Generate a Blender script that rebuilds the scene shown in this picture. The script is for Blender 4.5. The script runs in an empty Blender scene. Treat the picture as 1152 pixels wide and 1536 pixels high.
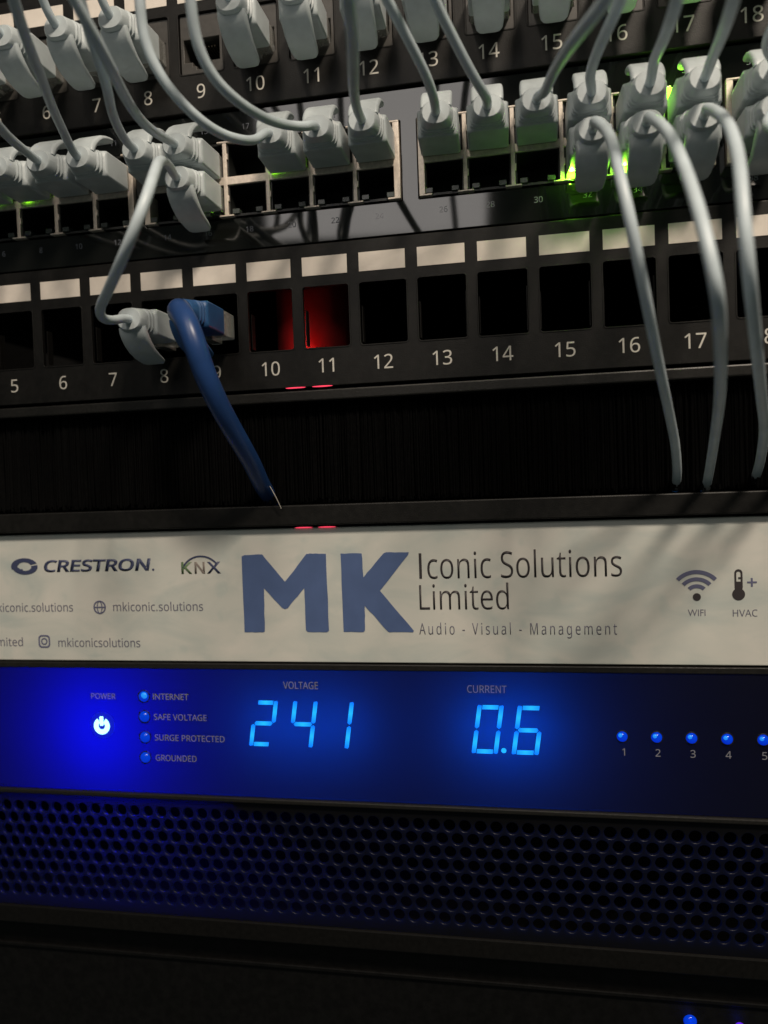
import bpy, bmesh, math, random
from mathutils import Vector, Matrix
random.seed(7)
MM = 0.001
sc = bpy.context.scene
COL = sc.collection

# ------------------------------------------------------------------ camera
cam_d = bpy.data.cameras.new('camera')
cam = bpy.data.objects.new('camera', cam_d); COL.objects.link(cam)
_r = Vector((0.9822173, 0.18444842, -0.03504217)); _u = Vector((0.02877192, 0.03656274, 0.99891708)); _f = Vector((-0.18552992, 0.98216187, -0.03060562))
_m = Matrix((_r, _u, -_f)).transposed().to_4x4()
_m.translation = Vector((42.758, -234.09, 11.714)) * MM
cam.matrix_world = _m
cam_d.sensor_fit = 'VERTICAL'; cam_d.sensor_height = 9.8; cam_d.sensor_width = 7.35
cam_d.lens = 9.8 * 1154 / 1536
cam_d.clip_start = 0.004; cam_d.clip_end = 20
cam_d.dof.use_dof = True; cam_d.dof.focus_distance = 0.232; cam_d.dof.aperture_fstop = 2.6
sc.camera = cam

# ------------------------------------------------------------------ light
w = bpy.data.worlds.new('World'); sc.world = w; w.use_nodes = True
w.node_tree.nodes['Background'].inputs[0].default_value = (0.86, 1.0, 0.92, 1)
w.node_tree.nodes['Background'].inputs[1].default_value = 0.045

def area_lamp(name, loc, target, sx, sy, power, color):
    d = bpy.data.lights.new(name, 'AREA'); d.shape = 'RECTANGLE'; d.size = sx * MM; d.size_y = sy * MM
    d.energy = power; d.color = color
    o = bpy.data.objects.new(name, d); COL.objects.link(o)
    o.location = Vector(loc) * MM
    o.rotation_euler = (Vector(target) * MM - o.location).to_track_quat('-Z', 'Y').to_euler()
    return o
# the warm room light above and in front of the rack, a second one beside it, and an added lamp that makes the pale reflection in the switch bezel
area_lamp('ceiling_light', (390, -700, 860), (10, 0, 60), 150, 150, 12.6, (1.0, 0.86, 0.71))
area_lamp('ceiling_light_far', (-160, -800, 860), (0, 0, 60), 110, 110, 1.6, (1.0, 0.86, 0.71))
area_lamp('light_panel', (-175, -940, 530), (0, 0, 60), 350, 250, 1.1, (1.0, 0.94, 0.89))

sc.view_settings.view_transform = 'Standard'; sc.view_settings.look = 'None'
sc.view_settings.exposure = 0.0; sc.view_settings.gamma = 1.0

# ------------------------------------------------------------------ materials
def mat(name, color, rough=0.5, var=0.0, vscale=300, bump=0.0, bscale=1500, spec=0.5, metal=0.0, color2=None,
        emit=None, estr=0.0, trans=0.0, ior=1.45, coat=0.0, rvar=0.0):
    m = bpy.data.materials.new(name); m.use_nodes = True
    nt = m.node_tree; b = nt.nodes['Principled BSDF']
    b.inputs['Base Color'].default_value = (*color, 1)
    b.inputs['Roughness'].default_value = rough; b.inputs['Metallic'].default_value = metal
    b.inputs['Specular IOR Level'].default_value = spec; b.inputs['IOR'].default_value = ior
    b.inputs['Transmission Weight'].default_value = trans; b.inputs['Coat Weight'].default_value = coat
    if emit:
        b.inputs['Emission Color'].default_value = (*emit, 1); b.inputs['Emission Strength'].default_value = estr
    tc = nt.nodes.new('ShaderNodeTexCoord')
    if var or color2:
        n = nt.nodes.new('ShaderNodeTexNoise'); n.inputs['Scale'].default_value = vscale; n.inputs['Detail'].default_value = 5
        nt.links.new(tc.outputs['Object'], n.inputs['Vector'])
        r = nt.nodes.new('ShaderNodeValToRGB')
        c2 = color2 or tuple(min(1, c * (1 + var)) for c in color)
        c1 = color if color2 else tuple(c * (1 - var) for c in color)
        r.color_ramp.elements[0].position = 0.35; r.color_ramp.elements[1].position = 0.68
        r.color_ramp.elements[0].color = (*c1, 1); r.color_ramp.elements[1].color = (*c2, 1)
        nt.links.new(n.outputs['Fac'], r.inputs['Fac']); nt.links.new(r.outputs['Color'], b.inputs['Base Color'])
    if bump:
        n2 = nt.nodes.new('ShaderNodeTexNoise'); n2.inputs['Scale'].default_value = bscale; n2.inputs['Detail'].default_value = 3
        nt.links.new(tc.outputs['Object'], n2.inputs['Vector'])
        bp = nt.nodes.new('ShaderNodeBump'); bp.inputs['Strength'].default_value = bump; bp.inputs['Distance'].default_value = 0.0002
        nt.links.new(n2.outputs['Fac'], bp.inputs['Height']); nt.links.new(bp.outputs['Normal'], b.inputs['Normal'])
    if rvar:
        n3 = nt.nodes.new('ShaderNodeTexNoise'); n3.inputs['Scale'].default_value = 90; n3.inputs['Detail'].default_value = 6
        nt.links.new(tc.outputs['Object'], n3.inputs['Vector'])
        mr = nt.nodes.new('ShaderNodeMapRange'); mr.inputs['To Min'].default_value = max(0.02, rough - rvar); mr.inputs['To Max'].default_value = rough + rvar
        nt.links.new(n3.outputs['Fac'], mr.inputs['Value']); nt.links.new(mr.outputs['Result'], b.inputs['Roughness'])
    return m

M = {}
M['panel'] = mat('black_powder_coat', (0.0075, 0.0072, 0.0066), 0.46, var=0.25, vscale=500, bump=0.25, bscale=2600, spec=0.27, rvar=0.08)
M['panel_dark'] = mat('black_steel', (0.0035, 0.0035, 0.0035), 0.5, var=0.3, vscale=400, bump=0.2, bscale=2200, spec=0.22)
M['bezel'] = mat('glossy_black_bezel', (0.006, 0.0065, 0.006), 0.05, spec=0.6)
M['jack_black'] = mat('black_jack_plastic', (0.012, 0.013, 0.012), 0.4)
M['keystone'] = mat('grey_keystone_plastic', (0.045, 0.042, 0.038), 0.45, var=0.15, vscale=500)
M['cage'] = mat('tinned_jack_shield', (0.72, 0.63, 0.54), 0.42, var=0.12, vscale=700, metal=0.3, bump=0.15, bscale=900)
M['paper'] = mat('warm_white_paper', (0.70, 0.64, 0.57), 0.6, var=0.05, vscale=250, bump=0.06, bscale=1200)
M['print_grey'] = mat('pale_grey_print', (0.55, 0.53, 0.48), 0.6, var=0.1, vscale=1500)
M['print_dim'] = mat('dim_grey_print', (0.19, 0.20, 0.235), 0.6, var=0.1, vscale=1500)
M['boot'] = mat('pale_grey_pvc_boot', (0.50, 0.555, 0.57), 0.4, var=0.07, vscale=220, bump=0.12, bscale=1600)
M['jacket'] = mat('pale_grey_pvc_jacket', (0.56, 0.645, 0.685), 0.38, var=0.08, vscale=140, bump=0.08, bscale=900)
M['clear'] = mat('clear_polycarbonate', (0.72, 0.72, 0.68), 0.12, trans=0.75, ior=1.5)
M['gold'] = mat('gold_contacts', (0.10, 0.08, 0.05), 0.5, metal=0.6)
M['blue_boot'] = mat('blue_pvc_boot', (0.03, 0.105, 0.27), 0.42, var=0.1, vscale=200, bump=0.1, bscale=1500)
M['blue_jacket'] = mat('dark_blue_pvc_jacket', (0.016, 0.05, 0.165), 0.36, var=0.12, vscale=120, bump=0.1, bscale=500)
M['bristle'] = mat('black_nylon_bristle', (0.0028, 0.0028, 0.0028), 0.42, var=0.3, vscale=900, spec=0.1)
M['mk_blue'] = mat('slate_blue_print', (0.075, 0.118, 0.25), 0.5, var=0.06, vscale=150)
M['ink'] = mat('charcoal_print', (0.035, 0.030, 0.032), 0.5)
M['ink_soft'] = mat('slate_grey_print', (0.13, 0.13, 0.17), 0.5)
M['ink_wifi'] = mat('muted_indigo_print', (0.115, 0.12, 0.20), 0.5)
M['ink_navy'] = mat('navy_print', (0.045, 0.055, 0.115), 0.5)
M['ink_green'] = mat('green_print', (0.12, 0.19, 0.09), 0.5)
M['ink_brown'] = mat('taupe_print', (0.20, 0.17, 0.15), 0.5)
M['grille'] = mat('black_satin_grille', (0.005, 0.0048, 0.0045), 0.45, var=0.2, vscale=600, bump=0.12, bscale=2000, spec=0.2)
M['rail'] = mat('black_rail', (0.012, 0.0115, 0.0105), 0.38, var=0.3, vscale=1200, bump=0.3, bscale=3000, spec=0.4)
M['hair'] = mat('pale_hair', (0.45, 0.42, 0.38), 0.4)
M['red_sleeve'] = mat('red_sleeve', (0.35, 0.02, 0.02), 0.5, var=0.1, vscale=200)
M['led_green'] = mat('green_led', (0.1, 0.3, 0.02), 0.3, emit=(0.28, 1.0, 0.02), estr=9)
M['led_green_dim'] = mat('green_led_soft', (0.1, 0.3, 0.02), 0.3, emit=(0.25, 1.0, 0.02), estr=1.1)
M['led_off'] = mat('unlit_light_pipe', (0.05, 0.06, 0.055), 0.3)
M['led_red'] = mat('red_led', (0.3, 0.02, 0.03), 0.3, emit=(1.0, 0.06, 0.12), estr=1.1)  # emissive red for the painted glints and the added dome
M['led_blue'] = mat('blue_led_dome', (0.0, 0.03, 0.2), 0.15, emit=(0.0, 0.045, 1.0), estr=0.5)
M['led_blue_die'] = mat('blue_led_die', (0.0, 0.1, 0.3), 0.2, emit=(0.02, 0.28, 1.0), estr=0.8)
M['led_violet'] = mat('violet_led_dome', (0.05, 0.0, 0.2), 0.15, emit=(0.12, 0.03, 1.0), estr=0.6)
M['power'] = mat('power_symbol_light', (0.2, 0.6, 0.8), 0.3, emit=(0.45, 0.95, 1.0), estr=1.6)
M['power_ring'] = mat('power_button_plastic', (0.005, 0.008, 0.03), 0.3, emit=(0.0, 0.01, 1.0), estr=0.55)

def segment_material():
    m = mat('display_segment_light', (0.0, 0.1, 0.3), 0.4, emit=(0.0, 0.22, 1.0), estr=1.0)
    nt = m.node_tree; b = nt.nodes['Principled BSDF']
    # the light chip sits mid-segment, so each moulded segment is brightest at its middle
    g = nt.nodes.new('ShaderNodeTexCoord'); s = nt.nodes.new('ShaderNodeVectorMath'); s.operation = 'SCALE'; s.inputs['Scale'].default_value = 260
    nt.links.new(g.outputs['Object'], s.inputs[0])
    gr = nt.nodes.new('ShaderNodeTexGradient'); gr.gradient_type = 'SPHERICAL'; nt.links.new(s.outputs['Vector'], gr.inputs['Vector'])
    r = nt.nodes.new('ShaderNodeValToRGB')
    r.color_ramp.elements[0].color = (0.0, 0.13, 0.95, 1); r.color_ramp.elements[1].color = (0.02, 0.50, 1.0, 1)
    nt.links.new(gr.outputs['Color'], r.inputs['Fac']); nt.links.new(r.outputs['Color'], b.inputs['Emission Color'])
    return m
M['segment'] = segment_material()

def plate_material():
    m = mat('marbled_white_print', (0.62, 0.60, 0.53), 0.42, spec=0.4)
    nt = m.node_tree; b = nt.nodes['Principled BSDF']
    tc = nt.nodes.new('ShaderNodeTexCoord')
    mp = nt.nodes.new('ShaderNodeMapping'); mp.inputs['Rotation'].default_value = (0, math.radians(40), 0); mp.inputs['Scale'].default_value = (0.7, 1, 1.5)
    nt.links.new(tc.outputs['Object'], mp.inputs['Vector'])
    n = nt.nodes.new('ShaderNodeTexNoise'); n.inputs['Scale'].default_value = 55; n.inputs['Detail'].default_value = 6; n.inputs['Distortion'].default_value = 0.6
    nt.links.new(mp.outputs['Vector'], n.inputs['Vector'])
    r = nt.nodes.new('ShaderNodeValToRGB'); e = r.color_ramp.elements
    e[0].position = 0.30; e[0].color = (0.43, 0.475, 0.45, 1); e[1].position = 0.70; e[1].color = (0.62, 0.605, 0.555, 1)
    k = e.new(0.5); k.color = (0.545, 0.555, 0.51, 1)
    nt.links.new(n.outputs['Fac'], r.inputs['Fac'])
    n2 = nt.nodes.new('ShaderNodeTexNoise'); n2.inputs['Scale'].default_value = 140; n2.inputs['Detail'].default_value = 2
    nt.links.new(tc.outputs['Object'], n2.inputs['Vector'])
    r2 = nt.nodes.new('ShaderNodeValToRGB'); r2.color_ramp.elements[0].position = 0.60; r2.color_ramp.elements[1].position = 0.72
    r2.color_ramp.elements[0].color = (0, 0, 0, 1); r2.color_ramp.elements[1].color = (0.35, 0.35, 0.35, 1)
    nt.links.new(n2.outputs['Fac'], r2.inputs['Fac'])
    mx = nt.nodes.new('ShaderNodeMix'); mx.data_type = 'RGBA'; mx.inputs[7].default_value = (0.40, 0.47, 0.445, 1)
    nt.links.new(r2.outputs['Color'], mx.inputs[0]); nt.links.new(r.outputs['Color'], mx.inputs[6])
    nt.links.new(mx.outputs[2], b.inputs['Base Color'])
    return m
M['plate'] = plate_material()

def acrylic_material(name, fac, base=(0.004, 0.004, 0.006), rough=0.34):
    # thin smoked plastic: black outside; the blue glow through it imitates lens haze
    m = mat(name, base, rough, bump=0.05, bscale=1800, rvar=0.06, spec=0.28)
    nt = m.node_tree; b = nt.nodes['Principled BSDF']; out = nt.nodes['Material Output']
    t = nt.nodes.new('ShaderNodeBsdfTranslucent'); t.inputs['Color'].default_value = (0.0, 0.3, 1.0, 1)
    mx = nt.nodes.new('ShaderNodeMixShader'); mx.inputs[0].default_value = fac
    nt.links.new(b.outputs[0], mx.inputs[1]); nt.links.new(t.outputs[0], mx.inputs[2]); nt.links.new(mx.outputs[0], out.inputs['Surface'])
    return m
M['acrylic'] = acrylic_material('smoked_acrylic', 0.12)
M['acrylic_grille'] = acrylic_material('smoked_grille_plastic', 0.22, (0.004, 0.004, 0.0045), 0.36)  # translucency added so the blue lens haze carries over the grille

# ------------------------------------------------------------------ builders
FONT = None
try: FONT = bpy.data.fonts.load(bpy.utils.system_resource('DATAFILES') + '/fonts/NotoSansMath-Regular.woff2')      # the typeface that ships with Blender
except Exception: FONT = None
ORIGIN = {}
def thing(name, label, cat, loc, group=None):
    o = bpy.data.objects.new(name, None); COL.objects.link(o)
    o.empty_display_size = 0.01; o.location = Vector(loc) * MM
    o['label'] = label; o['category'] = cat
    if group: o['group'] = group
    ORIGIN[o.name] = Vector(loc)
    return o

def _world(o):
    return ORIGIN.get(o.name, Vector((0, 0, 0)))

def obj(name, bm, material, parent=None, smooth=False):
    """link a bmesh whose vertices are rack millimetres; its origin goes to its own centre"""
    vs = bm.verts
    lo = Vector((min(v.co.x for v in vs), min(v.co.y for v in vs), min(v.co.z for v in vs)))
    hi = Vector((max(v.co.x for v in vs), max(v.co.y for v in vs), max(v.co.z for v in vs)))
    c = (lo + hi) / 2
    for v in vs: v.co = (v.co - c) * MM
    me = bpy.data.meshes.new(name); bm.to_mesh(me); bm.free()
    me.materials.append(material)
    if smooth:
        me.polygons.foreach_set('use_smooth', [True] * len(me.polygons))
        try: me.set_sharp_from_angle(angle=math.radians(smooth if smooth is not True else 180))
        except Exception: pass
    o = bpy.data.objects.new(name, me); COL.objects.link(o)
    if parent: o.parent = parent; o.location = (c - _world(parent)) * MM
    else: o.location = c * MM
    if smooth and smooth is not True:
        wn = o.modifiers.new('weighted_normals', 'WEIGHTED_NORMAL'); wn.weight = 100; wn.keep_sharp = True
    ORIGIN[o.name] = c
    return o

def dup(src, dx, dz, parent, dy=0.0):
    c = src.copy(); COL.objects.link(c); p = ORIGIN[src.name] + Vector((dx, dy, dz))
    c.parent = parent; c.location = (p - _world(parent)) * MM
    ORIGIN[c.name] = p
    return c

def tag(o, label, cat, group=None):
    o['label'] = label; o['category'] = cat
    if group: o['group'] = group
    return o

def box(bm, x0, x1, y0, y1, z0, z1, bev=0.0):
    r = bmesh.ops.create_cube(bm, size=1)
    vs = r['verts']
    for v in vs:
        v.co = Vector(((x0 + x1) / 2 + v.co.x * (x1 - x0), (y0 + y1) / 2 + v.co.y * (y1 - y0), (z0 + z1) / 2 + v.co.z * (z1 - z0)))
    if bev:
        es = list({e for v in vs for e in v.link_edges})
        bmesh.ops.bevel(bm, geom=es, offset=bev, segments=2, profile=0.5, affect='EDGES')

def boxobj(name, x0, x1, y0, y1, z0, z1, material, parent=None, bev=0.2):
    bm = bmesh.new(); box(bm, x0, x1, y0, y1, z0, z1, bev)
    return obj(name, bm, material, parent)

def tube(bm, pts, rad, n=14, cap=True):
    """tube along points; rad is a number or a function of 0..1"""
    P = [Vector(p) for p in pts]; N = len(P)
    T = [(P[min(i + 1, N - 1)] - P[max(i - 1, 0)]).normalized() for i in range(N)]
    a = Vector((0, 0, 1)) if abs(T[0].z) < 0.9 else Vector((1, 0, 0))
    nrm = (a - T[0] * a.dot(T[0])).normalized(); rings = []
    for i in range(N):
        nrm = (nrm - T[i] * nrm.dot(T[i])).normalized(); bi = T[i].cross(nrm)
        r = rad(i / (N - 1)) if callable(rad) else rad
        rings.append([bm.verts.new(P[i] + (nrm * math.cos(k * 2 * math.pi / n) + bi * math.sin(k * 2 * math.pi / n)) * r) for k in range(n)])
    for i in range(N - 1):
        for k in range(n):
            bm.faces.new((rings[i][k], rings[i][(k + 1) % n], rings[i + 1][(k + 1) % n], rings[i + 1][k]))
    if cap:
        bm.faces.new(rings[0][::-1]); bm.faces.new(rings[-1])

def spline(pts, step=1.6):
    """centripetal Catmull-Rom through the points"""
    P = [Vector(p) for p in pts]
    P = [P[0] * 2 - P[1]] + P + [P[-1] * 2 - P[-2]]
    out = []
    for i in range(1, len(P) - 2):
        p0, p1, p2, p3 = P[i - 1:i + 3]
        t0 = 0; t1 = t0 + (p1 - p0).length ** .5; t2 = t1 + (p2 - p1).length ** .5; t3 = t2 + (p3 - p2).length ** .5
        n = max(3, int((p2 - p1).length / step))
        for k in range(n):
            t = t1 + (t2 - t1) * k / n
            a1 = p0 * ((t1 - t) / (t1 - t0)) + p1 * ((t - t0) / (t1 - t0)); a2 = p1 * ((t2 - t) / (t2 - t1)) + p2 * ((t - t1) / (t2 - t1)); a3 = p2 * ((t3 - t) / (t3 - t2)) + p3 * ((t - t2) / (t3 - t2))
            b1 = a1 * ((t2 - t) / (t2 - t0)) + a2 * ((t - t0) / (t2 - t0)); b2 = a2 * ((t3 - t) / (t3 - t1)) + a3 * ((t - t1) / (t3 - t1))
            out.append(b1 * ((t2 - t) / (t2 - t1)) + b2 * ((t - t1) / (t2 - t1)))
    out.append(P[-2])
    # a few smoothing passes to even out the hand-read bends
    for _ in range(6):
        out = [out[0], out[1]] + [(out[i - 1] + out[i] * 2 + out[i + 1]) / 4 for i in range(2, len(out) - 2)] + [out[-2], out[-1]]
    return out

def curve_to_bmesh(cu, depth_y):
    """fill a 2-D curve (x, z) and turn it to face the camera; its front lies at y = depth_y - extrude - bevel"""
    o = bpy.data.objects.new('tmp', cu); COL.objects.link(o)
    dg = bpy.context.evaluated_depsgraph_get(); dg.update()
    me = bpy.data.meshes.new_from_object(o.evaluated_get(dg))
    bm = bmesh.new(); bm.from_mesh(me)
    bpy.data.objects.remove(o); bpy.data.curves.remove(cu); bpy.data.meshes.remove(me)
    for v in bm.verts: v.co = Vector((v.co.x, depth_y - v.co.z, v.co.y))
    return bm

def sheet(loops, y_front, thick, bev=0.0, bres=1):
    """plate with holes: the first loop is the outline, the others are holes"""
    cu = bpy.data.curves.new('tmp', 'CURVE'); cu.dimensions = '2D'; cu.fill_mode = 'BOTH'
    cu.extrude = max(0.0, thick / 2 - bev); cu.bevel_depth = bev; cu.bevel_resolution = bres
    if bev: cu.offset = -bev
    for lp in loops:
        s = cu.splines.new('POLY'); s.points.add(len(lp) - 1); s.use_cyclic_u = True
        for p, q in zip(s.points, lp): p.co = (q[0], q[1], 0, 1)
    return curve_to_bmesh(cu, y_front + thick / 2)

def rrect(x0, x1, z0, z1, r=0.8, n=4):
    out = []
    for cx, cz, a0 in ((x1 - r, z1 - r, 0), (x0 + r, z1 - r, 90), (x0 + r, z0 + r, 180), (x1 - r, z0 + r, 270)):
        for k in range(n + 1):
            a = math.radians(a0 + 90 * k / n); out.append((cx + r * math.cos(a), cz + r * math.sin(a)))
    return out

def ring(cx, cz, r, n=16, rz=None, rot=0):
    rz = rz or r
    return [(cx + r * math.cos(rot + 2 * math.pi * k / n), cz + rz * math.sin(rot + 2 * math.pi * k / n)) for k in range(n)]

def arc_band(cx, cz, r0, r1, a0, a1, n=18, sx=1.0):
    o = [(cx + sx * r1 * math.cos(math.radians(a0 + (a1 - a0) * k / n)), cz + r1 * math.sin(math.radians(a0 + (a1 - a0) * k / n))) for k in range(n + 1)]
    i = [(cx + sx * r0 * math.cos(math.radians(a0 + (a1 - a0) * k / n)), cz + r0 * math.sin(math.radians(a0 + (a1 - a0) * k / n))) for k in range(n + 1)]
    return o + i[::-1]

def shape(name, loops, y, material, parent, thick=0.12):
    return obj(name, sheet(loops, y - thick, thick), material, parent)

def text(name, body, x0, x1, z0, z1, y, material, parent, offset=0.0, shear=0.0, spacing=1.0, ref='H', font=True):
    """flat lettering: the text spans x0..x1, a capital stands from z0 to z1; y is the surface it is printed on"""
    def make(b):
        cu = bpy.data.curves.new('tmp', 'FONT'); cu.body = b; cu.size = 1.0; cu.font = (FONT if font else None) or cu.font; cu.resolution_u = 4
        cu.offset = offset; cu.shear = shear; cu.space_character = spacing; cu.extrude = 0.0; cu.fill_mode = 'FRONT'
        return curve_to_bmesh(cu, 0)
    h = make(ref); zt = max(v.co.z for v in h.verts); zb = min(v.co.z for v in h.verts); h.free()
    bm = make(body)
    xa = min(v.co.x for v in bm.verts); xb = max(v.co.x for v in bm.verts)
    sx = (x1 - x0) / (xb - xa); sz = (z1 - z0) / (zt - zb)
    for v in bm.verts: v.co = Vector((x0 + (v.co.x - xa) * sx, y, z0 + (v.co.z - zb) * sz))
    bmesh.ops.remove_doubles(bm, verts=bm.verts, dist=0.0005)
    r = bmesh.ops.extrude_face_region(bm, geom=bm.faces[:])
    for g in r['geom']:
        if isinstance(g, bmesh.types.BMVert): g.co.y -= 0.06
    return obj(name, bm, material, parent)

def text_mid(name, body, cx, z0, z1, y, material, parent, aspect=1.0, **k):
    """centred lettering with its natural width times aspect"""
    cu = bpy.data.curves.new('tmp', 'FONT'); cu.body = body; cu.size = 1.0; cu.font = FONT or cu.font; b = curve_to_bmesh(cu, 0)
    wd = max(v.co.x for v in b.verts) - min(v.co.x for v in b.verts); b.free()
    cu = bpy.data.curves.new('tmp', 'FONT'); cu.body = 'H'; cu.size = 1.0; cu.font = FONT or cu.font; b = curve_to_bmesh(cu, 0)
    ht = max(v.co.z for v in b.verts) - min(v.co.z for v in b.verts); b.free()
    hw = wd / ht * (z1 - z0) * aspect / 2
    return text(name, body, cx - hw, cx + hw, z0, z1, y, material, parent, **k)

def glow(name, loc, power, color, radius, parent):
    d = bpy.data.lights.new(name, 'POINT'); d.energy = power; d.color = color; d.shadow_soft_size = radius * MM
    o = bpy.data.objects.new(name, d); COL.objects.link(o)
    o.parent = parent; o.location = (Vector(loc) - _world(parent)) * MM
    return o

def dome(bm, cx, y, cz, r, depth, n=18, rings=5):
    prev = [bm.verts.new((cx + r * math.cos(2 * math.pi * k / n), y, cz + r * math.sin(2 * math.pi * k / n))) for k in range(n)]
    for j in range(1, rings):
        a = math.pi / 2 * j / rings
        cur = [bm.verts.new((cx + r * math.cos(a) * math.cos(2 * math.pi * k / n), y - depth * math.sin(a), cz + r * math.cos(a) * math.sin(2 * math.pi * k / n))) for k in range(n)]
        for k in range(n): bm.faces.new((prev[k], prev[(k + 1) % n], cur[(k + 1) % n], cur[k]))
        prev = cur
    t = bm.verts.new((cx, y - depth, cz))
    for k in range(n): bm.faces.new((prev[k], prev[(k + 1) % n], t))

# cable routes in rack millimetres (x right, y into the rack, z up)
PATHS = {
    's11': [(-86.3, -28, 117.2), (-81.1, -42, 118.2), (-73.6, -58, 117.5), (-68.4, -70, 117.8), (-64.6, -80, 121.0)],
    's13': [(-68.1, -27, 114.2), (-64.3, -40, 114.4), (-58.0, -54, 114.5), (-55.3, -62, 116.5), (-53.8, -68, 119.1), (-52.3, -74, 122.8)],
    's15': [(-55.8, -29, 112.8), (-55.1, -40, 111.0), (-51.7, -56, 109.5), (-48.0, -70, 109.7), (-47.2, -78, 112.5), (-47.6, -84, 116.1)],
    's9': [(-99.0, -28, 113.9), (-96.1, -38, 112.4), (-92.7, -48, 111.2), (-89.2, -60, 112.3), (-84.6, -70, 116.2)],
    's7': [(-110.7, -30, 113.1), (-101.3, -50, 109.9), (-93.7, -65, 110.4)],
    's5': [(-119.7, -30, 111.2), (-111.3, -50, 111.1)],
    's19': [(-28.6, -27, 109.6), (-30.6, -36, 106.1), (-33.1, -45, 104.4), (-36.2, -52, 105.9), (-39.7, -57, 109.9), (-42.3, -60, 115.0), (-43.7, -62, 121.1), (-43.0, -64, 127.5)],
    's21': [(-14.0, -26, 112.0), (-17.7, -34, 109.2), (-21.3, -45, 107.0), (-24.4, -55, 107.0), (-27.3, -62, 109.6), (-28.6, -66, 114.4), (-27.9, -70, 121.6)],
    's23': [(0.4, -28, 113.8), (3.2, -45, 109.5), (7.4, -65, 104.9), (11.0, -82, 102.1), (13.2, -95, 100.3)],
    's25': [(21.1, -26, 114.8), (20.0, -33, 117.5), (17.7, -40, 120.7), (15.4, -46, 124.1), (13.0, -52, 127.2)],
    's27': [(35.0, -26, 113.7), (33.1, -31, 114.5), (30.1, -37, 118.2), (27.2, -43, 122.1), (24.4, -50, 125.9)],
    's29': [(49.4, -28, 111.9), (51.4, -50, 106.1), (53.9, -72, 99.6), (56.6, -82, 98.0), (59.4, -90, 97.6)],
    's31': [(60.9, -30, 113.6), (61.6, -45, 112.0), (63.3, -55, 112.0), (65.3, -62, 113.9)],
    's33': [(75.9, -32, 113.8), (74.8, -52, 108.5), (74.0, -68, 105.0), (74.0, -75, 105.2)],
    's35': [(88.9, -34, 111.8), (86.1, -55, 105.9), (83.8, -72, 101.8), (82.8, -80, 100.8)],
    's37': [(101.3, -34, 113.2), (97.2, -55, 107.9), (94.5, -70, 104.6)],
    's32': [(61.6, -34, 100.6), (63.0, -52, 88.8), (63.5, -64, 75.3), (65.0, -66, 65.5), (68.2, -60, 53.0), (73.1, -44, 41.1), (78.4, -26, 30.1), (82.9, -10, 20.4), (85.0, 0, 12.7)],
    's34': [(74.2, -36, 99.1), (74.4, -58, 85.6), (74.3, -76, 70.1), (74.9, -86, 56.6), (76.4, -88, 45.3), (81.1, -70, 37.6), (86.7, -44, 29.4), (91.4, -16, 19.8), (93.4, 0, 11.6)],
    's36': [(87.4, -36, 99.5), (85.6, -60, 85.8), (83.7, -76, 71.6), (82.7, -82, 60.8), (83.4, -82, 49.9), (88.7, -66, 40.4), (96.3, -42, 30.6), (103.5, -18, 22.6), (106.9, 0, 13.8)],
    's38': [(100.9, -34, 95.4), (98.7, -55, 82.6), (94.6, -75, 63.3), (97.1, -70, 45.5), (106.8, -35, 29.3), (115.2, 0, 13.8)],
    's16': [(-52.4, -32, 102.9), (-45.4, -52, 95.6), (-40.0, -66, 87.2), (-38.1, -74, 78.7), (-40.0, -76, 71.7), (-46.6, -72, 64.7), (-57.1, -60, 61.7), (-65.0, -50, 60.8), (-69.2, -42, 60.4), (-70.8, -34, 61.5)],
    'p9': [(-48.8, -34, 60.4), (-45.8, -36, 54.0), (-44.2, -34, 46.0), (-42.3, -28, 36.4), (-40.8, -20, 28.4), (-40.1, -10, 20.8), (-40.3, 0, 13.2)],
    'hair': [(-38.3, -1, 14.6), (-35.7, -2, 10.5), (-34.3, -1, 6.5)],
}

# ------------------------------------------------------------------ the setting: the dark inside of the rack
bm = bmesh.new(); box(bm, -260, 290, 210, 214, -230, 330)
o = obj('rack_back_wall', bm, M['panel_dark']); o['kind'] = 'structure'; o['label'] = 'dark back wall of the equipment rack'
bm = bmesh.new(); box(bm, -264, -260, 6, 210, -230, 330)
o = obj('rack_side_wall', bm, M['panel_dark']); o['kind'] = 'structure'; o['label'] = 'dark side wall of the equipment rack, beyond the left edge'
bm = bmesh.new(); box(bm, 290, 294, 6, 210, -230, 330)
o = obj('rack_side_wall', bm, M['panel_dark']); o['kind'] = 'structure'; o['label'] = 'dark side wall of the equipment rack, beyond the right edge'

PITCH = 18.15
XL, XR = -212.0, 232.0

# ------------------------------------------------------------------ patch panels
def flanged_panel(parent, z0, z1, holes):
    o = obj('front_plate', sheet([rrect(XL, XR, z0, z1, 0.6)] + holes, 0.0, 1.6, 0.3, 2), M['panel'], parent)
    bm = bmesh.new(); box(bm, XL + 1, XR - 1, 1.75, 26, z1 - 1.7, z1 - 0.5); box(bm, XL + 1, XR - 1, 1.75, 26, z0 + 0.5, z0 + 1.7)
    obj('flange', bm, M['panel_dark'], parent)
    return o

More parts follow.
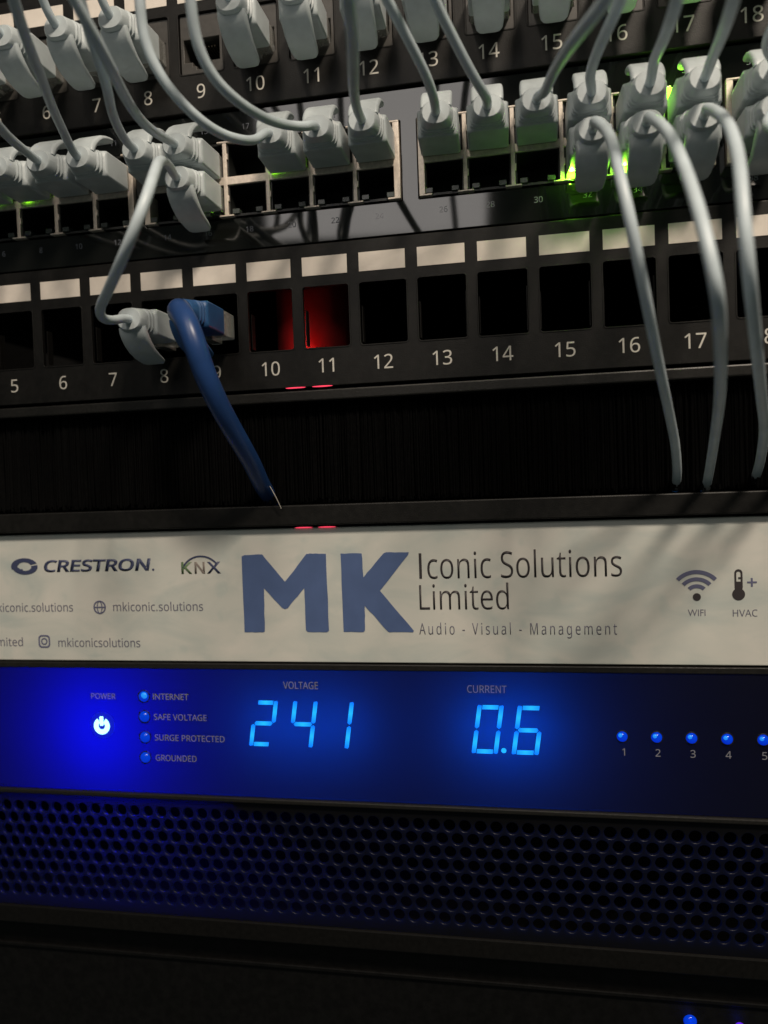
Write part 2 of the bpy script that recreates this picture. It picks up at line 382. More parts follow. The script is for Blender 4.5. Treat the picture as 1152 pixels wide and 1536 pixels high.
def patch_panel(label, dx, z0, jacks, skip_numbers=()):
    """24-port keystone panel; z0 is the bottom edge"""
    t = thing('patch_bay', label, 'patch panel', (dx, 0, z0), 'patch panels')
    hz0, hz1 = z0 + 12.1, z0 + 31.0
    cx = [(n - 12) * PITCH + dx + 0.55 for n in range(1, 25)]
    flanged_panel(t, z0, z0 + 44.2, [rrect(c - 7.35, c + 7.35, hz0, hz1, 0.9) for c in cx])
    strip = None; rim = None; jack = None; back = None; tab = None; cont = None
    for n, c in enumerate(cx, 1):
        if strip is None:
            strip = boxobj('label_strip', c - 7.2, c + 7.2, -0.18, 0.1, z0 + 34.4, z0 + 40.2, M['paper'], t, 0.04); x0 = c
            # raised lip around the opening
            rim = obj('opening_rim', sheet([rrect(c - 7.75, c + 7.75, hz0 - 0.45, hz1 + 0.45, 1.2), rrect(c - 7.3, c + 7.3, hz0, hz1, 0.8)], -0.16, 0.5, 0.08, 1), M['panel'], t)
            if jacks:
                jz = z0 + 19.1                                        # centre of the socket
                sock = [(c - 5.95, jz + 4.2), (c + 5.95, jz + 4.2), (c + 5.95, jz - 3.0), (c + 3.2, jz - 3.0), (c + 3.2, jz - 4.3), (c + 1.9, jz - 4.3), (c + 1.9, jz - 5.4), (c - 1.9, jz - 5.4), (c - 1.9, jz - 4.3), (c - 3.2, jz - 4.3), (c - 3.2, jz - 3.0), (c - 5.95, jz - 3.0)]
                jack = obj('jack', sheet([rrect(c - 7.1, c + 7.1, hz0 + 0.2, hz1 - 0.2, 0.6), sock], 0.7, 9.0, 0.2, 1), M['keystone'], t)
                back = boxobj('jack_housing', c - 6.8, c + 6.8, 9.9, 24, hz0 + 1, hz1 - 1, M['jack_black'], t)
                bm = bmesh.new()
                for k in range(8): box(bm, c - 3.6 + k * 1.02 - 0.2, c - 3.6 + k * 1.02 + 0.2, 3.0, 9.0, jz + 2.4, jz + 2.8)
                cont = obj('contacts', bm, M['gold'], t)
            else:
                bm = bmesh.new(); box(bm, c + 6.9, c + 7.2, 2.2, 5.0, hz0 + 1.2, hz1 - 4.5); box(bm, c - 7.2, c - 6.95, 2.2, 5.0, hz0 + 1.2, hz1 - 6.5)
                tab = obj('rear_tab', bm, M['panel'], t)
        else:
            for s in (strip, rim, jack, back, cont, tab):
                if s: dup(s, c - x0, 0, t)
        text_mid('port_number', str(n), c - 0.5, z0 + 4.3, z0 + 8.6, -0.01, M['print_grey'], t, aspect=0.98)
    return t

upper_panel = patch_panel('black patch panel along the top edge, its ports full of grey plugs except port 9', -1.37, 133.4, True)
lower_panel = patch_panel('black patch panel with mostly empty square openings, below the switch', 0.0, 44.3, False)
# reflected red glints, put on the lower edge as glowing slivers
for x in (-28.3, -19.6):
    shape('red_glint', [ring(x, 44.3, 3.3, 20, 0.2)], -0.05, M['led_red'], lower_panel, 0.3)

# made-up red tube and added lamp for the red glow inside two openings
rs = thing('cable_sleeve', 'red lit sleeve behind openings 10 and 11 of the lower patch panel', 'cable', (-26.5, 24, 40))
bm = bmesh.new(); tube(bm, [(-29.2, 27, 46.6 + k * 3.3) for k in range(13)], 12.6, 32)
obj('sleeve', bm, M['red_sleeve'], rs, True)
bm = bmesh.new(); dome(bm, -27.6, 13.5, 56.5, 1.2, 1.0); obj('indicator_light', bm, M['led_red'], rs, True)  # added dome beside the made-up lamp, no real indicator
glow('red_lamp', (-28.4, 8.6, 57.0), 0.0022, (1.0, 0.05, 0.04), 0.8, rs)

# ------------------------------------------------------------------ network switch
sw = thing('network_switch', 'black network switch with two rows of metal framed ports between the patch panels', 'network switch', (0, 0, 89))
BLOCKS = [(-164.6, 14.0), (-76.9, 14.0), (12.8, 14.1), (100.4, 14.1)]
CZ0, CZ1, MB0, MB1 = 99.7, 123.2, 109.6, 112.1
cut = [rrect(x - 0.3, x + p * 6 + 0.3, CZ0 - 0.3, CZ1 + 0.3, 0.3) for x, p in BLOCKS]
obj('bezel', sheet([rrect(XL, XR, 89.3, 132.9, 0.5)] + cut, 1.4, 1.8, 0.25, 2), M['bezel'], sw)
bm = bmesh.new(); box(bm, XL + 4, XR - 4, 18, 200, 90, 132); obj('chassis', bm, M['panel_dark'], sw)
pipe = None
for bi, (bx0, p) in enumerate(BLOCKS):
    bm = bmesh.new()
    xe = bx0 + 6 * p
    box(bm, bx0, bx0 + 1.9, 0, 6, CZ0, CZ1, 0.15); box(bm, xe - 1.9, xe, 0, 6, CZ0, CZ1, 0.15)
    for k in range(1, 6):
        xx = bx0 + k * p
        box(bm, xx - 0.62, xx + 0.62, 0.05, 6, CZ0 + .3, CZ1 - .3, 0.12)
        for zz in (104.5, 117.5): box(bm, xx + 0.5, xx + 0.95, 0.1, 3, zz, zz + 1.9, 0.1)      # spring fingers
        for zz in (CZ0, CZ1 - 0.5): box(bm, xx - 2.4, xx + 2.4, -0.1, 5, zz, zz + 0.5, 0.1)
    for zz in (CZ0, CZ1 - 0.5):
        box(bm, bx0 + 0.1, bx0 + 3.9, -0.1, 5, zz - 0.02, zz + 0.5, 0.1); box(bm, xe - 3.9, xe - 0.1, -0.1, 5, zz - 0.02, zz + 0.5, 0.1)
    box(bm, bx0 + 1.8, xe - 1.8, 0.12, 6, MB0, MB1, 0.15)
    obj('jack_frame', bm, M['cage'], sw)
    # black moulded sockets behind the frame
    holes = []
    for k in range(6):
        for z0_, z1_ in ((CZ0 + 0.6, MB0), (MB1, CZ1 - 0.6)):
            holes.append([(bx0 + k * p + 1.1, z0_ + .2), (bx0 + (k + 1) * p - 1.1, z0_ + .2), (bx0 + (k + 1) * p - 1.1, z1_ - .2), (bx0 + k * p + 1.1, z1_ - .2)])
    obj('socket_block', sheet([rrect(bx0 + .2, xe - .2, CZ0 + .1, CZ1 - .1, 0.2)] + holes, 0.9, 14.0), M['jack_black'], sw)
    boxobj('socket_back', bx0 + .2, xe - .2, 15, 17, CZ0, CZ1, M['jack_black'], sw, 0)
    for k in range(6):
        for lx in (1.9, p - 4.3):
            x_ = bx0 + k * p + lx
            if pipe is None:
                px0 = x_; pipe = boxobj('light_pipe', x_, x_ + 2.3, 0.25, 3, CZ0 + 0.75, CZ0 + 2.3, M['led_off'], sw, 0.15)
            else: dup(pipe, x_ - px0, 0, sw)
        text_mid('port_number', str(bi * 12 + 2 * k + 2), bx0 + (k + .5) * p, 94.7, 96.4, 1.38, M['print_dim'], sw)
        text_mid('port_number', str(bi * 12 + 2 * k + 1), bx0 + (k + .5) * p, 126.9, 128.6, 1.38, M['print_dim'], sw)
def port_led(x, z, strong, wd=2.2, ht=1.6, power=0.0006):
    boxobj('port_light', x - wd / 2, x + wd / 2, -0.35, 2.5, z - ht / 2, z + ht / 2, M['led_green' if strong else 'led_green_dim'], sw, 0.2)
    glow('port_lamp', (x, -3.0, z), power, (0.32, 1.0, 0.04), 0.5, sw)
port_led(57.6, 101.2, True, power=0.0065)
port_led(72.2, 101.2, True, power=0.0036)
port_led(84.9, 121.6, True, 1.9, 2.2, power=0.0036)
port_led(-33.0, 112.9, True, 1.8, 0.9, 0.00012)  # glowing block in place of green light reflected on the bar
port_led(-118.6, 112.3, True, 2.2, 0.8, 0.00015)
port_led(-60.5, 101.6, False, 1.8, 1.6, 0.0004)
port_led(-129.5, 112.9, False, 2.2, 1.4, 0.0004)

# ------------------------------------------------------------------ brush panel
bp = thing('brush_panel', 'black cable brush panel that cable ends pass into above the white sign', 'brush panel', (0, 3, 0))
bm = bmesh.new(); box(bm, XL, XR, -0.6, 6, 39.9, 43.3, 0.5); obj('upper_lip', bm, M['rail'], bp)
bm = bmesh.new(); box(bm, XL, XR, 1.0, 8, 0.9, 7.4, 0.4); obj('lower_lip', bm, M['panel'], bp)
bm = bmesh.new(); box(bm, XL, XR, 12.5, 13.5, 2, 43); obj('liner', bm, M['panel_dark'], bp)
bm = bmesh.new()
x = -165.0
while x < 135:
    for top, bot, yb in ((40.5, 7.8 + random.random() * 2.0, 3.2), ):
        wd = random.uniform(0.16, 0.3); lean = random.uniform(-0.35, 0.35); yy = yb + random.uniform(0, 2.2); dy = random.uniform(-0.5, 0.5)
        v = [bm.verts.new(c) for c in ((x - wd, yy, top), (x, yy - wd * 1.2, top), (x + wd, yy, top), (x - wd + lean, yy + dy, bot), (x + lean, yy + dy - wd * 1.2, bot), (x + wd + lean, yy + dy, bot))]
        bm.faces.new((v[0], v[3], v[4], v[1])); bm.faces.new((v[1], v[4], v[5], v[2])); bm.faces.new((v[0], v[2], v[5], v[3]))
    x += random.uniform(0.10, 0.26)
o = obj('bristles', bm, M['bristle'], bp); o['kind'] = 'stuff'
bm = bmesh.new(); box(bm, XL, XR, 7.0, 8.0, 8, 40); obj('brush_backing', bm, M['bristle'], bp)

# ------------------------------------------------------------------ white sign plate
PY = 3.6
sg = thing('sign_plate', 'white printed rack panel with large blue MK letters and company lettering', 'sign', (0, PY, -43.6))
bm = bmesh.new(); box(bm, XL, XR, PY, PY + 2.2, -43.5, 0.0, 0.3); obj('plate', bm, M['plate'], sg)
for x_ in (-28.5, -20.8): shape('red_glint', [ring(x_, 0.1, 2.9, 20, 0.17)], PY - .05, M['led_red'], sg, 0.3)  # reflected glints built as glowing slivers on the top edge
Y1 = PY - 0.02
def poly(name, pts, material, wob=0.0):
    out = []
    for i, a in enumerate(pts):
        b = pts[(i + 1) % len(pts)]; n = 5 if wob else 1
        for k in range(n):
            f = k / n; q = (a[0] + (b[0] - a[0]) * f, a[1] + (b[1] - a[1]) * f)
            j = wob if 0 < k else wob * .5
            out.append((q[0] + random.uniform(-j, j), q[1] + random.uniform(-j, j)))
    return shape(name, [out], Y1, material, sg, 0.1)
poly('letter_m', [(-49.9, -8.8), (-48.8, -8.4), (-42.9, -8.3), (-35.5, -17.3), (-28.0, -8.5), (-27.0, -8.3), (-21.5, -8.5), (-21.4, -33.2), (-22.0, -33.7), (-28.6, -33.6), (-29.1, -33.0), (-29.1, -19.4), (-34.9, -25.9), (-35.7, -26.2), (-36.8, -25.8), (-42.7, -19.3), (-43.0, -33.3), (-43.6, -33.8), (-50.0, -33.7)], M['mk_blue'], 0.09)
poly('letter_k', [(-16.7, -8.5), (-9.8, -8.6), (-9.5, -16.2), (-2.7, -8.7), (-1.9, -8.4), (5.3, -8.5), (5.0, -9.4), (-4.3, -20.5), (6.1, -33.3), (5.8, -33.7), (-1.7, -33.7), (-2.4, -33.3), (-9.4, -25.2), (-9.6, -33.2), (-10.2, -33.7), (-16.6, -33.6)], M['mk_blue'], 0.09)
shape('lettering', [[(8.4, -16.9), (8.4, -8.9), (9.25, -8.9), (9.25, -16.9)]], Y1, M['ink'], sg, 0.06)
text('lettering', 'conic Solutions', 11.0, 69.4, -16.9, -8.9, Y1, M['ink'], sg, offset=-0.004)
text('lettering', 'Limited', 8.2, 35.8, -26.6, -18.9, Y1, M['ink'], sg, offset=-0.004)
text('lettering', 'Audio - Visual - Management', 7.8, 67.5, -34.4, -30.9, Y1, M['ink_soft'], sg, spacing=1.28, offset=-0.002)
text('lettering', 'CRESTRON', -121.8, -82.0, -13.0, -8.9, Y1, M['ink_navy'], sg, offset=0.022, shear=0.15)
text('lettering', '.', -81.7, -80.9, -13.0, -9.0, Y1, M['ink_navy'], sg)
# swirl emblem left of it
shape('emblem', [arc_band(-129.3, -10.9, 1.5, 2.9, 20, 200, sx=1.75)], Y1, M['ink_navy'], sg)
shape('emblem', [arc_band(-129.0, -11.1, 1.3, 2.6, 190, 375, sx=1.85)], Y1, M['ink_navy'], sg)
shape('emblem', [arc_band(-130.6, -10.9, 0.9, 2.0, 120, 290, sx=1.6)], Y1 - .05, M['ink_navy'], sg)
# three coloured letters under an arc
text('lettering', 'K', -71.2, -67.4, -14.3, -10.4, Y1, M['ink_green'], sg, offset=0.012)
text('lettering', 'N', -66.5, -62.9, -14.3, -10.4, Y1, M['ink_brown'], sg, offset=0.012)
text('lettering', 'X', -62.2, -57.3, -14.3, -10.4, Y1, M['ink_navy'], sg, offset=0.012)
shape('emblem_arc', [arc_band(-64.3, -15.9, 7.1, 7.65, 42, 150)], Y1, M['ink_navy'], sg)
shape('emblem_arc', [[(-70.9, -10.3), (-70.4, -10.3), (-70.3, -12.0), (-71.0, -12.0)]], Y1 - .02, M['ink_green'], sg)
shape('emblem_arc', [[(-58.9, -10.7), (-58.3, -10.5), (-59.0, -11.9), (-59.6, -11.7)]], Y1 - .02, M['ink_navy'], sg)
text('lettering', 'mkiconic.solutions', -96.5, -64.1, -26.6, -23.7, Y1, M['ink_soft'], sg)
text('lettering', 'mkiconic.solutions', -143.9, -111.5, -26.6, -23.7, Y1, M['ink_soft'], sg)
text('lettering', 'mkiconicsolutions', -117.7, -87.2, -38.8, -35.9, Y1, M['ink_soft'], sg)
text('lettering', 'limited', -143.4, -131.3, -38.6, -35.7, Y1, M['ink_soft'], sg)
shape('globe_icon', [ring(-101.5, -25.2, 2.3, 28), ring(-101.5, -25.2, 1.85, 28)], Y1, M['ink_wifi'], sg)
shape('globe_icon', [ring(-101.5, -25.2, 1.05, 20, 1.9), ring(-101.5, -25.2, 0.7, 20, 1.85)], Y1 - .02, M['ink_wifi'], sg)
shape('globe_icon', [[(-103.4, -25.0), (-99.6, -25.0), (-99.6, -25.4), (-103.4, -25.4)]], Y1 - .04, M['ink_wifi'], sg)
shape('camera_icon', [rrect(-125.2, -120.8, -39.1, -34.7, 1.2), rrect(-124.7, -121.3, -38.6, -35.2, 0.9)], Y1, M['ink_wifi'], sg)
shape('camera_icon', [ring(-123.0, -36.9, 1.2, 20), ring(-123.0, -36.9, 0.8, 20)], Y1 - .02, M['ink_wifi'], sg)
# wifi symbol
WZ = -23.3
shape('wifi_dot', [ring(90.3, WZ, 1.12, 24)], Y1, M['ink'], sg)
for r0, r1 in ((2.45, 3.55), (4.5, 5.6), (6.6, 7.75)):
    a = 47 if r0 > 3 else 44
    shape('wifi_arc', [arc_band(90.3, WZ + 0.2, r0, r1, 90 - a, 90 + a)], Y1, M['ink_wifi'], sg)
text('lettering', 'WIFI', 87.7, 92.6, -28.9, -27.0, Y1, M['ink_soft'], sg, font=False)
# thermometer symbol
body = [(101.8 + 1.75 * math.sin(math.radians(a)), -22.6 - 1.75 * math.cos(math.radians(a))) for a in range(-145, 146, 12)]
th_out = body + [(102.95, -20.5)] + [(101.85 + 1.1 * math.cos(math.radians(a)), -16.4 + 1.1 * math.sin(math.radians(a))) for a in range(0, 181, 20)] + [(100.75, -20.5)]
th_in = [(102.45, -18.9)] + [(101.85 + .6 * math.cos(math.radians(a)), -16.5 + .6 * math.sin(math.radians(a))) for a in range(0, 181, 30)] + [(101.25, -18.9)]
shape('thermometer_icon', [th_out, th_in], Y1, M['ink'], sg)
shape('thermometer_icon', [[(102.5, -17.6), (102.5, -18.1), (101.8, -18.1), (101.8, -17.6)]], Y1 - .02, M['ink'], sg)
shape('plus_icon', [[(104.2, -18.9), (105.2, -18.9), (105.2, -17.9), (105.7, -17.9), (105.7, -18.9), (106.8, -18.9), (106.8, -19.35), (105.7, -19.35), (105.7, -20.4), (105.2, -20.4), (105.2, -19.35), (104.2, -19.35)]], Y1, M['ink_wifi'], sg)
text('lettering', 'HVAC', 100.1, 106.8, -29.1, -27.1, Y1, M['ink_soft'], sg)

# ------------------------------------------------------------------ power conditioner
pc = thing('power_conditioner', 'black power conditioner with blue voltage and current display above a vent grille', 'power conditioner', (0, PY, -137.2))
bm = bmesh.new(); box(bm, XL, XR, PY, 7.4, -88.55, -44.4, 0.7)
bmesh.ops.delete(bm, geom=[f for f in bm.faces if f.calc_center_median().y > 7.0], context='FACES')
obj('display_panel', bm, M['acrylic'], pc)
bm = bmesh.new(); box(bm, XL, XR, PY - 0.5, 12, -46.0, -44.0, 0.3); obj('top_edge', bm, M['rail'], pc)
bm = bmesh.new()
for b in ((XL, XR, 60, 61.5, -137, -44.5), (XL, XR, 14.2, 60, -138.2, -137), (XL, XR, 14.2, 60, -44.6, -43.6), (XL, XL + 1, 14.2, 60, -137, -44.5), (XR - 1, XR, 14.2, 60, -137, -44.5), (-62, XR - 1.2, 6.15, 59.8, -89.6, -88.9)): box(bm, *b)  # last box is an added partition keeping display light off the grille
obj('chassis', bm, M['panel_dark'], pc)
GP, GR = 4.9, 4.27
loops = [rrect(XL, XR, -130.9, -89.9, 0.3)]
for row in range(8):
    z = -95.3 - row * GR
    n = 0; x = -176.0 + (GP / 2 if row % 2 else 0)
    while x < 150:
        loops.append(ring(x, z, 1.92, 12, rot=math.pi / 12)); x += GP
obj('vent_grille', sheet(loops, PY + 0.9, 1.4, 0.22, 1), M['acrylic_grille'], pc)
bm = bmesh.new(); box(bm, XL, XR, PY - 0.9, 6.0, -90.2, -88.5, 0.45); obj('grille_rail', bm, M['rail'], pc)
bm = bmesh.new(); box(bm, XL, XR, PY + 0.2, 14, -137.0, -130.7, 0.5); obj('grille_rail', bm, M['grille'], pc)
FY = PY - 0.02
BLUE = (0.002, 0.006, 1.0)
# power button
bm = bmesh.new(); dome(bm, -102.5, FY, -65.7, 4.6, 0.35, 28, 3); obj('power_button', bm, M['power_ring'], pc, True)
shape('power_symbol', [arc_band(-102.5, -65.8, 1.25, 2.9, -238, 58, 30)], FY - 0.4, M['power'], pc, 0.15)
shape('power_symbol', [rrect(-103.15, -101.85, -65.7, -62.5, 0.3)], FY - 0.45, M['power'], pc, 0.15)
glow('power_lamp', (-104.5, PY + 24, -67.5), 0.145, BLUE, 2, pc)
# four status lights
def led(x, z, r, die, depth=1.3, m='led_blue'):
    bm = bmesh.new(); dome(bm, x, FY + .05, z, r, depth, 20, 5); L = obj('indicator_light', bm, M[m], pc, True)
    bm = bmesh.new(); dome(bm, x + die[0], FY - depth * .62, z + die[1], r * die[2], depth * .45, 12, 3); obj('light_chip', bm, M['led_blue_die'], L, True) if die[2] > .35 else bm.free()
    bz = obj('indicator_bezel', sheet([ring(x, z, r + 0.35, 24), ring(x, z, r + .02, 24)], FY - .25, .25, .06, 1), M['rail'], pc)
for x_, z_, lab, x1_, d in ((-86.7, -55.5, 'INTERNET', -70.6, .62), (-86.8, -62.4, 'SAFE VOLTAGE', -64.5, .3), (-86.9, -69.4, 'SURGE PROTECTED', -58.5, .25), (-87.1, -76.3, 'GROUNDED', -68.7, .3)):
    led(x_, z_, 1.85, (0.45, 0.45, d))
    text('lettering', lab, -83.4, x1_, z_ - 1.0, z_ + 1.0, FY, M['print_dim'], pc, font=lab != 'INTERNET')
text('lettering', 'POWER', -106.2, -97.2, -56.6, -54.7, FY, M['print_dim'], pc)
text('lettering', 'VOLTAGE', -37.5, -25.8, -52.2, -49.9, FY, M['print_dim'], pc)
text('lettering', 'CURRENT', 22.2, 34.3, -52.6, -50.3, FY, M['print_dim'], pc)
for k in range(5):
    led(68.2 + k * 9.87, -65.2, 1.6, (-0.55, 0.55, .42))
    text_mid('lettering', str(k + 1), 68.5 + k * 9.87, -71.0, -68.8, FY, M['print_dim'], pc)
# seven-segment digits: each lit segment is a moulded bar
SH = 0.155
def digit(segs, x0, x1, z0, z1, dot=None):
    zm = (z0 + z1) / 2; t = 1.35; g = 0.22
    def sk(x, z): return (x + (z - z0) * SH, z)
    B = {'a': [(x0 + t + g, z1), (x1 - t - g, z1), (x1 - t - g, z1 - t), (x0 + t + g, z1 - t)],
         'd': [(x0 + t + g, z0), (x1 - t - g, z0), (x1 - t - g, z0 + t), (x0 + t + g, z0 + t)],
         'g': [(x0 + 1.0, zm), (x0 + 1.5, zm + t / 2), (x1 - 1.5, zm + t / 2), (x1 - 1.0, zm), (x1 - 1.5, zm - t / 2), (x0 + 1.5, zm - t / 2)],
         'f': [(x0 + .3, z1), (x0 + t, z1 - .2), (x0 + t, zm + .75), (x0 + .65, zm + g), (x0, zm + .7), (x0, z1 - .4)],
         'e': [(x0, zm - .7), (x0 + .65, zm - g), (x0 + t, zm - .75), (x0 + t, z0 + .2), (x0 + .3, z0), (x0, z0 + .4)],
         'b': [(x1 - .3, z1), (x1, z1 - .4), (x1, zm + .7), (x1 - .65, zm + g), (x1 - t, zm + .75), (x1 - t, z1 - .2)],
         'c': [(x1 - .65, zm - g), (x1, zm - .7), (x1, z0 + .4), (x1 - .3, z0), (x1 - t, z0 + .2), (x1 - t, zm - .75)]}
    for s in segs:
        shape('display_segment', [[sk(*q) for q in B[s]]], FY, M['segment'], pc, 0.12)
    if dot: shape('display_segment', [ring(dot[0], dot[1], 0.8, 16)], FY, M['segment'], pc, 0.12)
digit('abged', -50.0, -41.8, -71.3, -56.2)
digit('fgbc', -36.6, -28.4, -71.3, -56.2)
digit('bc', -24.6, -16.4, -71.3, -56.2)
digit('abcdef', 22.9, 31.0, -71.6, -56.4, dot=(32.9, -70.5))
digit('afgedc', 35.2, 43.4, -71.6, -56.4)
for x_, p_ in ((-44, .0095), (-31, .0095), (-17, .0095), (28, .0145), (40, .0145)):
    glow('display_lamp', (x_, PY + 12.5, -64), p_, (0.0, 0.28, 1.0), 2, pc)

# ------------------------------------------------------------------ unit below
ru = thing('rack_unit', 'black rack unit at the bottom edge, only its blue lights showing', 'rack unit', (0, 12, -182))
bm = bmesh.new(); box(bm, XL, XR, 12, 190, -182, -141, 0.6); obj('case', bm, M['panel_dark'], ru)
bm = bmesh.new(); box(bm, XL, XR, 10.6, 12.05, -150, -148.6, 0.3); obj('case_ridge', bm, M['panel_dark'], ru)
for x_, m in ((87.2, 'led_blue'), (101.6, 'led_violet')):
    bm = bmesh.new(); dome(bm, x_, 12, -156.6 if m == 'led_blue' else -157.0, 2.0 if m == 'led_blue' else 1.4, 1.3); obj('indicator_light', bm, M[m], ru, True)
    glow('indicator_lamp', (x_, 9.0, -156), 0.00012, (0, .05, 1), 1, ru)

# ------------------------------------------------------------------ patch cables
def rr_ring(bm, y, w_, h_, r, cz=0.0, n=4):
    return [bm.verts.new((p[0], y, p[1] + cz)) for p in rrect(-w_ / 2, w_ / 2, -h_ / 2, h_ / 2, min(r, w_ / 2 - .01, h_ / 2 - .01), n)]
def loft(bm, rings):
    for a, b in zip(rings, rings[1:]):
        for k in range(len(a)): bm.faces.new((a[k], a[(k + 1) % len(a)], b[(k + 1) % len(a)], b[k]))
    bm.faces.new(rings[0]); bm.faces.new(rings[-1][::-1])
BOOT = [(0, 11.5, 7.9, .5), (.3, 11.8, 8.2, .7), (11.2, 11.7, 8.1, .8), (11.9, 11.0, 7.8, 1.4), (12.2, 10.7, 7.6, 1.9), (12.5, 9.5, 6.8, 1.9), (12.9, 9.4, 6.8, 1.9), (13.15, 10.4, 7.5, 2.1), (13.55, 10.3, 7.4, 2.1), (13.8, 9.1, 6.7, 2.1), (14.2, 9.0, 6.7, 2.1), (14.45, 9.9, 7.3, 2.3), (14.85, 9.8, 7.2, 2.3), (15.1, 8.7, 6.6, 2.3), (15.45, 8.7, 6.6, 2.4), (15.7, 9.4, 7.1, 2.8), (16.2, 9.1, 7.0, 3.0), (17.9, 8.3, 6.7, 3.2), (18.4, 7.4, 6.1, 3.0)]
def boot_bm():
    bm = bmesh.new(); loft(bm, [rr_ring(bm, -h, a, b, r) for h, a, b, r in BOOT]); return bm
def latch_bm(sgn):
    """lever guard: a curved tongue that leaves the cable end of the boot and bends away, its tip towards the panel"""
    prof = [(16.4, 2.0, 8.8, 1.6), (15.9, 3.4, 9.0, 2.2), (14.8, 5.0, 9.0, 2.1), (13.2, 6.6, 9.0, 1.9), (11.0, 8.2, 8.8, 1.7), (8.6, 9.2, 8.6, 1.5), (6.2, 9.9, 8.3, 1.4), (4.2, 10.4, 7.6, 1.3), (3.2, 10.6, 6.2, 1.1), (2.8, 10.7, 4.2, 0.8)]
    bm = bmesh.new(); rings = []
    for i, (h, d, w_, th) in enumerate(prof):
        a = prof[max(i - 1, 0)]; b = prof[min(i + 1, len(prof) - 1)]
        t = Vector((0, -(b[0] - a[0]), b[1] - a[1])).normalized(); nrm = Vector((0, -t.z, t.y))
        rg = []
        for p in rrect(-w_ / 2, w_ / 2, -th / 2, th / 2, th * .48, 3):
            v = Vector((p[0], -h, d)) + nrm * p[1]; rg.append(bm.verts.new((v.x, v.y, sgn * v.z)))
        rings.append(rg)
    loft(bm, rings); bmesh.ops.recalc_face_normals(bm, faces=bm.faces); return bm
PROTO = {}
def plug(parent, x, y, z, sgn, mats=('boot', 'boot'), gap=0.0, tilt=0.0):
    """RJ45 plug whose boot starts at y; the lever guard points up (sgn 1) or down (-1); returns the end of its nose"""
    key = (sgn, mats, gap > 1)
    if key not in PROTO:
        bt = obj('boot', boot_bm(), M[mats[0]], None, 40); lt = obj('lever_guard', latch_bm(sgn), M[mats[1]], None, 60)
        bm = bmesh.new(); box(bm, -5.7, 5.7, -0.1 if gap > 1 else 0.3, 9, -3.9, 3.9, .5); box(bm, -1.6, 1.6, 0.4, 8, sgn * 3.9, sgn * 5.0, 0.1); pl = obj('plug', bm, M['clear'], None)
        PROTO[key] = [(bt, ORIGIN[bt.name].copy()), (lt, ORIGIN[lt.name].copy()), (pl, ORIGIN[pl.name].copy())]
        fresh = True
    else: fresh = False
    R_ = Matrix.Rotation(tilt, 3, 'Z')
    for s, c in PROTO[key]:
        o = s if fresh else s.copy()
        if not fresh: COL.objects.link(o)
        p = Vector((x, y, z)) + R_ @ c
        o.parent = parent; o.location = (p - _world(parent)) * MM; o.rotation_euler = (0, 0, tilt)
        ORIGIN[o.name] = p
    return Vector((x, y, z)) + R_ @ Vector((0, -18.0, 0)), R_ @ Vector((0, -1, 0))

def cable(parent, pts, m='jacket', rad=1.27):
    bm = bmesh.new(); tube(bm, spline(pts), rad, 16); return obj('jacket', bm, M[m], parent, True)

SWX = {}
for bi, (bx0, p) in enumerate(BLOCKS):
    for k in range(6):
        SWX[bi * 12 + 2 * k + 1] = SWX[bi * 12 + 2 * k + 2] = bx0 + (k + .5) * p
def panel_x(n): return (n - 12) * PITCH - 1.37 + 0.55

TOP = {
    3: ('s5', 'grey patch cable whose switch plug is cut off by the left picture edge'),
    4: ('s7', 'grey patch cable at far left, its plug next to a small green port light'),
    5: ('s9', 'grey patch cable arching off the left edge below the number 5'),
    6: ('s11', 'grey patch cable hanging across the number 6, last plug of the left port block'),
    7: ('s13', 'grey patch cable just right of the number 7, passing behind its neighbour'),
    8: ('s15', 'grey patch cable plugged in directly left of the empty upper switch port'),
    10: ('s19', 'long grey cable sweeping to the plug right of the empty upper switch port'),
    11: ('s21', 'long grey cable crossing empty port 9 and sweeping under the number 10'),
    12: ('s23', 'grey cable hanging straight down left of number 12 to the last plug before the gap'),
    13: ('s25', 'grey cable covering the first digit of 13, first plug right of the gap'),
    14: ('s27', 'grey cable slanting down between the numbers 13 and 14'),
    15: ('s29', 'grey cable slanting up to the right across the end of number 15'),
    16: ('s31', 'grey cable covering the first digit of number 16'),
    17: ('s33', 'grey cable covering the first digit of 17, left of the bright green top light'),
    18: ('s35', 'grey cable just left of number 18, right of the bright green top light'),
    19: ('s37', 'grey patch cable whose upper plug is cut off by the right picture edge')}
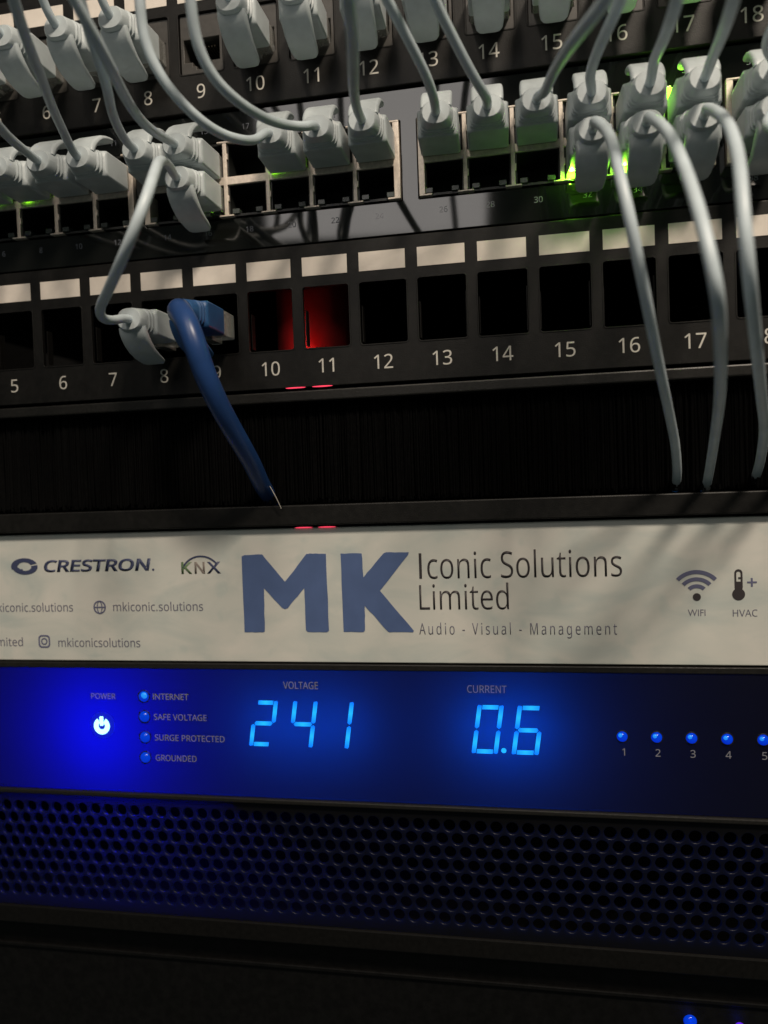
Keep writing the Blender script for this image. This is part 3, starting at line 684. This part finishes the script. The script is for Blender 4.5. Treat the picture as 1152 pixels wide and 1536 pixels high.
for n, (key, lab) in TOP.items():
    s = int(key[1:])
    t = thing('patch_cable', lab, 'network cable', (SWX[s], 0, 115), 'pale grey patch cables')
    ta, tb = random.uniform(-.05, .05), random.uniform(-.04, .04)
    e1, d1 = plug(t, SWX[s], -0.8, 115.2 + random.uniform(-.25, .25), 1, tilt=ta)
    e2, d2 = plug(t, panel_x(n), -3.4, 152.6 + random.uniform(-.25, .25), -1, gap=3, tilt=tb)
    path = [Vector(q) for q in PATHS[key]]
    last = path[-1]; prev = path[-2]; dirn = (last - prev).normalized()
    a = last + dirn * 9 + Vector((0, 0, 4)); up = Vector((last.x, last.y - 4, max(last.z + 34, 146)))
    mid = Vector(((e2.x + last.x) / 2, min(e2.y - 26, last.y * .75), max(176, last.z + 44)))
    pts = [e1 - d1 * 3, e1 + d1 * 1.5] + path + [a, up, mid, e2 + d2 * 9 + Vector((0, 0, 9)), e2 + d2 * 2.0 + Vector((0, 0, .6)), e2 - d2 * 3]
    cable(t, pts)

LOW = {32: 'leftmost', 34: 'middle', 36: 'rightmost', 38: None}
for s, which in LOW.items():
    if which: lab = 'pale grey cable from switch bottom row hanging into the brush panel, %s of the three' % which
    else: lab = 'pale grey cable plugged into the switch bottom row at the right picture edge'
    t = thing('patch_cable', lab, 'network cable', (SWX[s], 0, 105), 'pale grey patch cables')
    e1, d1 = plug(t, SWX[s], -0.8, 105.4, -1, tilt=random.uniform(-.03, .03))
    pts = [e1 - d1 * 3, e1 + d1 * 1.5] + [Vector(q) for q in PATHS['s%d' % s]]
    pts.append(pts[-1] + Vector((1, 9, -4)))
    cable(t, pts)

t = thing('patch_cable', 'pale grey cable from switch port 16 dropping to port 8 of the lower patch panel', 'network cable', (SWX[16], 0, 105), 'pale grey patch cables')
e1, d1 = plug(t, SWX[16], -0.8, 105.4, -1, tilt=-.03)
e2, d2 = plug(t, -72.0, -3.4, 64.6, -1, gap=3, tilt=-.02)
cable(t, [e1 - d1 * 3, e1 + d1 * 1.5] + [Vector(q) for q in PATHS['s16']] + [e2 + d2 * 1.5, e2 - d2 * 3])

# the blue cable
t = thing('patch_cable', 'thick dark blue cable from port 9 of the lower panel into the brush', 'network cable', (-54, 0, 64))
e1, d1 = plug(t, -54.0, -7.6, 64.8, -1, mats=('blue_boot', 'blue_boot'), gap=3)
pts = [e1 - d1 * 3, e1 + d1 * 2.2] + [Vector(q) for q in PATHS['p9']]
pts.append(pts[-1] + Vector((-.3, 9, -4)))
bm = bmesh.new(); tube(bm, spline(pts), lambda f: 3.4 - 0.8 * f, 20); obj('jacket', bm, M['blue_jacket'], t, True)

# a stray hair caught at the brush
bm = bmesh.new(); tube(bm, spline(PATHS['hair'], 0.8), 0.13, 6)
tag(obj('hair_strand', bm, M['hair']), 'thin pale hair hanging below the end of the blue cable', 'hair')
